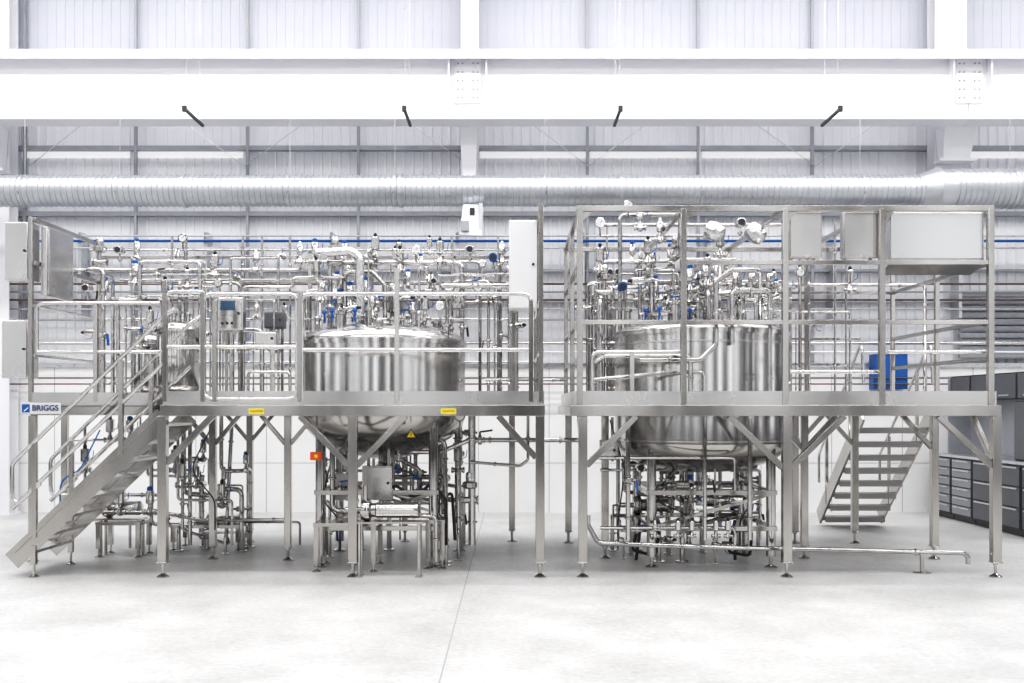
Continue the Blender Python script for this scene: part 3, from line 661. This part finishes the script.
# --- below deck, platform A
pp(.045,(458,416,1.2),(458,540,1.2),label='broad vertical stainless pipe under the deck')
pp(.05,(472,416,1.0),(472,545,1.0),label='broad vertical stainless pipe under the deck',m=M_plate)
pp(.03,(392,455,1.2),(420,470,1.2),(420,500,1.2),(455,500,1.2)); pp(.03,(360,440,1.0),(395,452,1.0),(440,452,1.0),(470,440,1.0),(580,440,1.0),label='stainless transfer pipe bridging the two platforms')
pp(.03,(370,452,.9),(425,440,.9),(445,440,.9),(445,545,.9),label='sloping stainless outlet pipe beneath the tank')
pp(.02,(470,462,.9),(520,466,.9),(528,460,.9),(528,416,.9)); pp(.02,(485,380,1.6),(568,380,1.6),label='slim transfer pipe bridging the two platforms')
pp(.028,(190,420,1.6),(190,545,1.6)); pp(.028,(232,420,2.0),(226,540,2.0)); pp(.02,(178,430,1.4),(178,500,1.4),(232,500,1.4),(232,545,1.4))
pp(.024,(100,512,1.4),(160,512,1.4),(200,520,1.4),(290,520,1.4),(290,548,1.4)); pp(.024,(60,495,2.0),(160,495,2.0),(160,540,2.0))
pp(.02,(70,440,2.3),(150,440,2.3),(150,470,2.3),(200,470,2.3),(200,535,2.3)); pp(.02,(85,425,1.8),(85,520,1.8),(130,520,1.8),(130,548,1.8))
pp(.018,(235,522,2.2),(300,522,2.2),(300,545,2.2)); pp(.026,(392,516,.3),(436,516,.3),(436,562,.3))
for u,v,y,k in ((458,470,1.2,'k'),(470,500,1.0,'c'),(398,470,1.0,'k'),(345,470,.8,'s'),(460,430,.6,'g'),(182,485,1.4,'k'),(196,485,1.4,'w'),(150,512,1.4,'a'),(120,512,1.4,'k'),(222,505,1.8,'k'),(340,490,.8,'b'),(480,440,1.0,'y'),(85,470,1.8,'k'),(130,440,2.3,'a'),(110,440,2.3,'k'),(175,470,2.3,'k')):
    put(k,P(u,v,y),'x',1.05)
def pump(u,v,y,label,flip=1,ml=.28,mm=None):
    c=P(u,v,y); r=root('centrifugal_pump',label,'pump',(c.x,c.y,0))
    MB().lathe(c,[(.02,-.09*1),(.095,-.085),(.11,-.05),(.11,0),(.07,.02),(.07,.06)],(1*flip,0,0),28).obj('volute_casing',M_pipe,r)
    pr=[(.06,0),(.08,.01)]; t=.03
    while t<ml-.07: pr+=[(.080,t),(.080,t+.018),(.072,t+.020),(.072,t+.028)]; t+=.03
    pr+=[(.08,ml-.06),(.082,ml-.02),(.06,ml),(0,ml+.005)]
    MB().lathe(c+Vector((.06*flip,0,0)),pr,(flip,0,0),28).obj('motor_shroud',mm or M_foil,r)
    MB().cyl(c+Vector((-.05*flip,0,0)),c+Vector((-.05*flip,0,.25)),.025).cyl(c,c+Vector((-.25*flip,0,0)),.03).obj('port',M_pipe,r)
    zb_=c.z-.11
    bs=MB().box(c.x-.15,c.x+.1+ml if flip>0 else c.x+.15,c.y-.1,c.y+.1,zb_-.02,zb_).obj('base_plate',M_frame,r) if flip>0 else MB().box(c.x-.1-ml,c.x+.15,c.y-.1,c.y+.1,zb_-.02,zb_).obj('base_plate',M_frame,r)
    for dx in (-.1,.05+ml):
        for dy in (-.07,.07):
            MB().cyl((c.x+dx*flip,c.y+dy,.0),(c.x+dx*flip,c.y+dy,zb_-.02),.018).cyl((c.x+dx*flip,c.y+dy,0),(c.x+dx*flip,c.y+dy,.012),.04).obj('leg',M_pipe,r)
pump(370,510,.12,'shiny centrifugal pump with long silver ribbed motor on legs',ml=.45,mm=M_rail)
pump(112,508,1.5,'small shiny centrifugal pump under the platform'); pump(215,522,2.1,'small steel pump under the platform',mm=M_rail)
pump(640,505,1.6,'steel centrifugal pump beneath the caged platform',mm=M_rail); pump(730,500,1.8,'steel centrifugal pump beneath the caged platform',-1,mm=M_rail)
def stand(u0,u1,v,y,dy,label):
    x0,x1,z=sx(u0,y),sx(u1,y),sz(v,y); r=root('equipment_stand',label,'stand',((x0+x1)/2,y,0))
    MB().box(x0,x1,y,y+dy,z-.04,z).obj('top_frame',M_frame,r,bevel=.003)
    for x in (x0+.03,x1-.03):
        for yy in (y+.03,y+dy-.03):
            l=MB().bar((x,yy,.1),(x,yy,z-.04),.05,.05).obj('leg',M_frame,r); MB().cyl((x,yy,.01),(x,yy,.1),.012,n=8).lathe((x,yy,0),[(.045,0),(.045,.01),(.02,.025)],n=14).obj('levelling_foot',M_pipe,l)
stand(313,376,523,.35,.6,'low steel frame stand carrying a pump'); stand(425,445,520,.55,.3,'low steel pipe stand on levelling feet')
stand(95,140,522,1.35,.4,'low steel frame stand under small pump'); stand(170,240,525,1.9,.5,'low steel frame stand under the pipework')
# hoses
pp(.02,(395,492,1.0),(405,502,1.0),(425,488,1.0),(440,503,1.0),(452,490,1.0),(455,540,1.0),m=M_black,ferr=False,label='black rubber hose looped beneath the tank',name='hose')
pp(.02,(380,500,.7),(395,485,.7),(415,498,.7),(432,482,.7),(446,500,.7),(446,545,.7),m=M_black,ferr=False,label='black rubber hose looped beneath the tank',name='hose')
pp(.02,(640,520,.9),(632,550,.9),(655,556,.9),(660,530,.9),(640,530,.9),(636,560,.9),m=M_black,ferr=False,label='black rubber hose coiled near the floor',name='hose')
pp(.02,(735,520,.9),(728,552,.9),(750,556,.9),(752,530,.9),(735,530,.9),(735,560,.9),m=M_black,ferr=False,label='black rubber hose coiled near the floor',name='hose')
for i,(a,b_,c) in enumerate((((100,430),(80,470),(60,480)),((330,465),(322,500),(340,520)),((610,420),(625,470),(618,520)),((380,462),(430,480),(400,510)),((680,462),(650,500),(690,515)),((720,462),(760,490),(740,520)),((210,430),(190,470),(215,500)))):
    pp(.009,(a[0],a[1],.9),(b_[0],b_[1],.9),(c[0],c[1],.9),(c[0],c[1]+ 30,.9),m=M_blue if i==0 else M_black,ferr=False,bend=.2,label='thin flexible air line hanging beneath the deck',name='air_line')
# --- below deck B
for i,u in enumerate((618,628,667,705,720,750)): pp(.022 if u%2 else .03,(u,418,.22),(u,540,.22),label='vertical stainless drop pipe under the deck') if i%2 else pp(.03,(u,418,2.4),(u,530,2.4),label='vertical stainless drop pipe under the deck')
pp(.03,(588,515,.3),(588,525,.3),(598,543,.3),(700,547,.3),(963,553,.3),(968,556,.3),(968,564,.3),label='long low stainless pipe running just above the floor')
pp(.022,(600,528,.35),(735,528,.35),(735,545,.35)); pp(.02,(600,470,1.2),(760,470,1.2),(760,540,1.2)); pp(.02,(590,458,.3),(735,458,.3),(735,490,.3))
for u in (655,678,692,716,728): put('w' if u%2 else 'k',P(u,536,.32),'x',.65)
for u,v,y,k in ((667,485,.9,'k'),(705,480,.4,'y'),(750,480,.9,'c'),(628,480,.22,'b'),(720,500,.65,'k'),(640,480,1.1,'s'),(690,500,1.0,'a')): put(k,P(u,v,y),'z' if k in 'kyb' else 'x',1.0)
r=root('pipe_support','small steel pipe support on a round floor plate','support',(sx(922,.3),.3,0))
MB().cyl((sx(922,.3),.3,0),(sx(922,.3),.3,.2),.02).lathe((sx(922,.3),.3,0),[(.09,0),(.09,.012),(.03,.02)]).obj('stand_post',M_pipe,r); MB().box(sx(922,.3)-.04,sx(922,.3)+.04,.25,.35,.19,.205).obj('saddle',M_pipe,r)
# ================================================================ ENCLOSURES
def cabinet(u0,u1,v0,v1,y,d,m,label,name='control_cabinet',handle=True,fix=None):
    x0,x1,za,zb_=sx(u0,y),sx(u1,y),sz(v1,y),sz(v0,y); r=root(name,label,'control box',((x0+x1)/2,y+d/2,za))
    MB().box(x0,x1,y,y+d,za,zb_).obj('body',m,r,bevel=.006)
    dr=MB().box(x0+.012,x1-.012,y-.014,y-.001,za+.012,zb_-.012).obj('door',m,r,bevel=.004)
    if handle: MB().cyl((x1-.04,y-.014,(za+zb_)/2),(x1-.04,y-.03,(za+zb_)/2),.014).obj('lock',M_dark,dr)
    if fix:
        for fx_ in (x0+.05,x1-.05): MB().bar((fx_,y+d+.015,za-.02 if fix>za else zb_),(fx_,y+d+.015,fix),.03,.03).obj('bracket',M_frame,r)
    return r,(x0,x1,za,zb_)
cabinet(509,537,220,309,.55,.25,M_wplas,'tall white painted control cabinet at the platform end',fix=DZ)
cabinet(5,29,222,280,1.0,.25,M_plate,'stainless control box on the end frame')
cabinet(2,28,320,378,1.1,.25,M_plate,'stainless control box mounted lower on the end frame')
r=root('control_cabinet','narrow stainless cabinet mounted inside the end frame','control box',(-5.2,1.4,2.9))
MB().box(-5.24,-5.17,1.12,1.78,2.95,3.72).obj('body',M_plate,r,bevel=.006); MB().box(-5.17,-5.156,1.14,1.76,2.97,3.70).obj('door',M_plate,r,bevel=.004)
for u0,u1,v0,v1,m,lb in ((789,822,211,258,M_plate,'square stainless junction box hung in the cage'),(843,879,211,258,M_plate,'square stainless junction box hung in the cage'),(889,984,212,260,M_mirror,'wide polished stainless control box hung in the cage')):
    cabinet(u0,u1,v0,v1,.10,.10,m,lb,'junction_box',fix=ZT,handle=False)
x0,x1=sx(889,.1),sx(984,.1)
tag(MB().add([(x0,.1,sz(264,.1)),(x1,.1,sz(264,.1)),(x1,.4,sz(270,.1)),(x0,.4,sz(270,.1)),(x0,.1,sz(265,.1)),(x1,.1,sz(265,.1)),(x1,.4,sz(271,.1)),(x0,.4,sz(271,.1))],[(0,1,2,3),(7,6,5,4),(0,4,5,1),(1,5,6,2),(2,6,7,3),(3,7,4,0)]).obj('drip_shelf',M_frame),'sloping steel shelf under the wide control box','shelf')
r,(x0,x1,za,zb_)=cabinet(218,243,297,330,.45,.12,M_plate,'stainless operator panel box with small display','operator_panel',fix=DZ)
MB().box(x0+.03,x1-.08,.45-.018,.45-.0145,zb_-.14,zb_-.04).obj('display',M_screen,r)
for i in range(3): MB().cyl((x0+.05+i*.05,.45-.014,za+.07),(x0+.05+i*.05,.45-.026,za+.07),.012).obj('push_button',M_black,r)
cabinet(362,392,466,500,.6,.12,M_plate,'stainless junction box beneath the tank','junction_box',fix=1.6)
cabinet(334,350,474,500,.9,.1,M_wplas,'small pale junction box below the deck','junction_box',fix=1.6)
cabinet(600,618,440,460,.8,.1,M_plate,'small steel junction box below the deck','junction_box',fix=1.6)
cabinet(264,284,312,328,1.0,.12,M_mid,'dark instrument box on the platform','junction_box',fix=DZ)
cabinet(255,276,332,345,.7,.08,M_plate,'small steel terminal box on the platform','junction_box',fix=DZ)
r=root('emergency_stop','orange red isolator box with yellow push button','switch',P(317,460,.3))
MB().box(sx(311,.3),sx(322,.3),.25,.31,sz(460,.3),sz(452,.3)).obj('box',M_red,r,bevel=.004); MB().lathe(P(316.5,456,.25),[(.01,0),(.01,.015),(.02,.02),(.018,.03),(0,.033)],(0,-1,0),16).obj('push_button',M_yel,r)
MB().bar(P(317,451,.32),(sx(317,.32),.32,1.62),.02,.015).obj('bracket',M_frame,r)
r=root('wall_cabinet','blue metal wall cabinet on the lower wall','cabinet',(sx(893,6.0),6.1,sz(390,6)))
MB().box(sx(875,6),sx(909,6),6.05,6.27,sz(389,6),sz(354,6)).obj('body',M_blue,r,bevel=.006); MB().box(sx(876,6),sx(908,6),6.035,6.049,sz(388,6),sz(355,6)).obj('door',M_blue,r,bevel=.003)
# ================================================================ WORKBENCH ROW
FX=6.70
for i in range(5):
    ya=2.45+i*.70; yb_=ya+.68
    r=root('tool_cabinet','grey steel tool cabinet with silver drawers' if i>2 else 'dark grey steel tool cabinet with stacked drawers','cabinet',(FX+.3,(ya+yb_)/2,0),'tool cabinets')
    MB().box(FX,FX+.6,ya,yb_,.08,.95).box(FX+.04,FX+.6,ya,yb_,0,.08).obj('body',M_dark,r,bevel=.005)
    nd=6 if i>2 else 3; h=.83/nd
    for k in range(nd):
        dr=MB().box(FX-.018,FX-.001,ya+.03,yb_-.03,.11+k*h,.11+(k+1)*h-.015).obj('drawer',M_silver if i>2 else M_mid,r,bevel=.003)
        MB().box(FX-.034,FX-.019,ya+.08,yb_-.08,.11+(k+1)*h-.045,.11+(k+1)*h-.025).obj('handle',M_galv,dr)
    r=root('overhead_cabinet','flat dark grey overhead storage cabinet above the bench','cabinet',(FX+.45,(ya+yb_)/2,1.75),'overhead cabinets')
    MB().box(FX+.3,FX+.6,ya,yb_,1.82,2.2).obj('body',M_dark,r,bevel=.005)
    dr=MB().box(FX+.28,FX+.299,ya+.02,yb_-.02,1.84,2.18).obj('door',M_mid,r,bevel=.003); MB().box(FX+.265,FX+.279,ya+.2,yb_-.2,1.87,1.89).obj('handle',M_galv,dr)
tag(MB().box(FX-.03,FX+.62,2.43,5.95,.95,.99).obj('worktop',M_galv,bevel=.004),'long pale worktop over the tool cabinets','worktop')
tag(MB().box(FX+.6,FX+.63,2.43,5.95,.99,2.2).box(FX+.25,FX+.6,5.92,5.95,.99,2.2).obj('back_panel',M_grey),'grey back panel with return end behind the workbench','panel')
r=root('bench_cabinet','dark upright cabinet standing on the workbench','cabinet',(FX+.3,3.2,.99))
MB().box(FX+.14,FX+.58,2.8,3.6,.99,1.80).obj('body',M_dark,r,bevel=.006); dr=MB().box(FX+.12,FX+.139,2.82,3.58,1.01,1.78).obj('door',M_mid,r,bevel=.003); MB().box(FX+.10,FX+.119,2.88,2.9,1.3,1.5).obj('handle',M_galv,dr)
# louvred vent in the wall
r=MB()
zz=2.5
while zz<3.55: r.box(sx(960,6.2),sx(1130,6.2),6.22,6.26,zz,zz+.09); r.box(sx(960,6.2),sx(1130,6.2),6.2,6.24,zz+.02,zz+.06); zz+=.11
struct(r.obj('window_1',M_grey))
# templates were only patterns: remove them
for k in TM.values():
    for c in list(k.children_recursive): bpy.data.objects.remove(c)
    bpy.data.objects.remove(k)
# ================================================================ LIGHT / CAMERA
w=bpy.data.worlds.new('w'); S.world=w; w.use_nodes=True; bg=w.node_tree.nodes['Background']; bg.inputs[0].default_value=(.98,.98,1,1); bg.inputs[1].default_value=.56
for i,(y,pw) in enumerate(((-12,400),(-7,540),(-2,700),(1.8,840),(4.3,300))):
    l=bpy.data.lights.new('highbay_strip','AREA'); l.shape='RECTANGLE'; l.size=24; l.size_y=.6; l.energy=pw; l.color=(1,.99,.985)
    o=bpy.data.objects.new('highbay_strip',l); o.location=(0,y,9.2); COL.objects.link(o)
cam=bpy.data.cameras.new('cam'); cam.lens=35.156; cam.sensor_width=36; cam.shift_y=(408-341.5)/1024; cam.clip_end=100
co=bpy.data.objects.new('cam',cam); co.location=(0,-10,1.7); co.rotation_euler=(math.pi/2,0,0); COL.objects.link(co); S.camera=co
vs_=S.view_settings; vs_.view_transform='Standard'; vs_.look='None'; vs_.exposure=0
# gentle contrast curve in colour management (whole image)
vs_.use_curve_mapping=True
cm=vs_.curve_mapping; cv=cm.curves[3]
cv.points.new(.12,.08); cv.points.new(.5,.51); cm.update()
for o in bpy.data.objects:
    if '_org' in o: del o['_org']
print('valves',NV[0],'objects',len(bpy.data.objects))
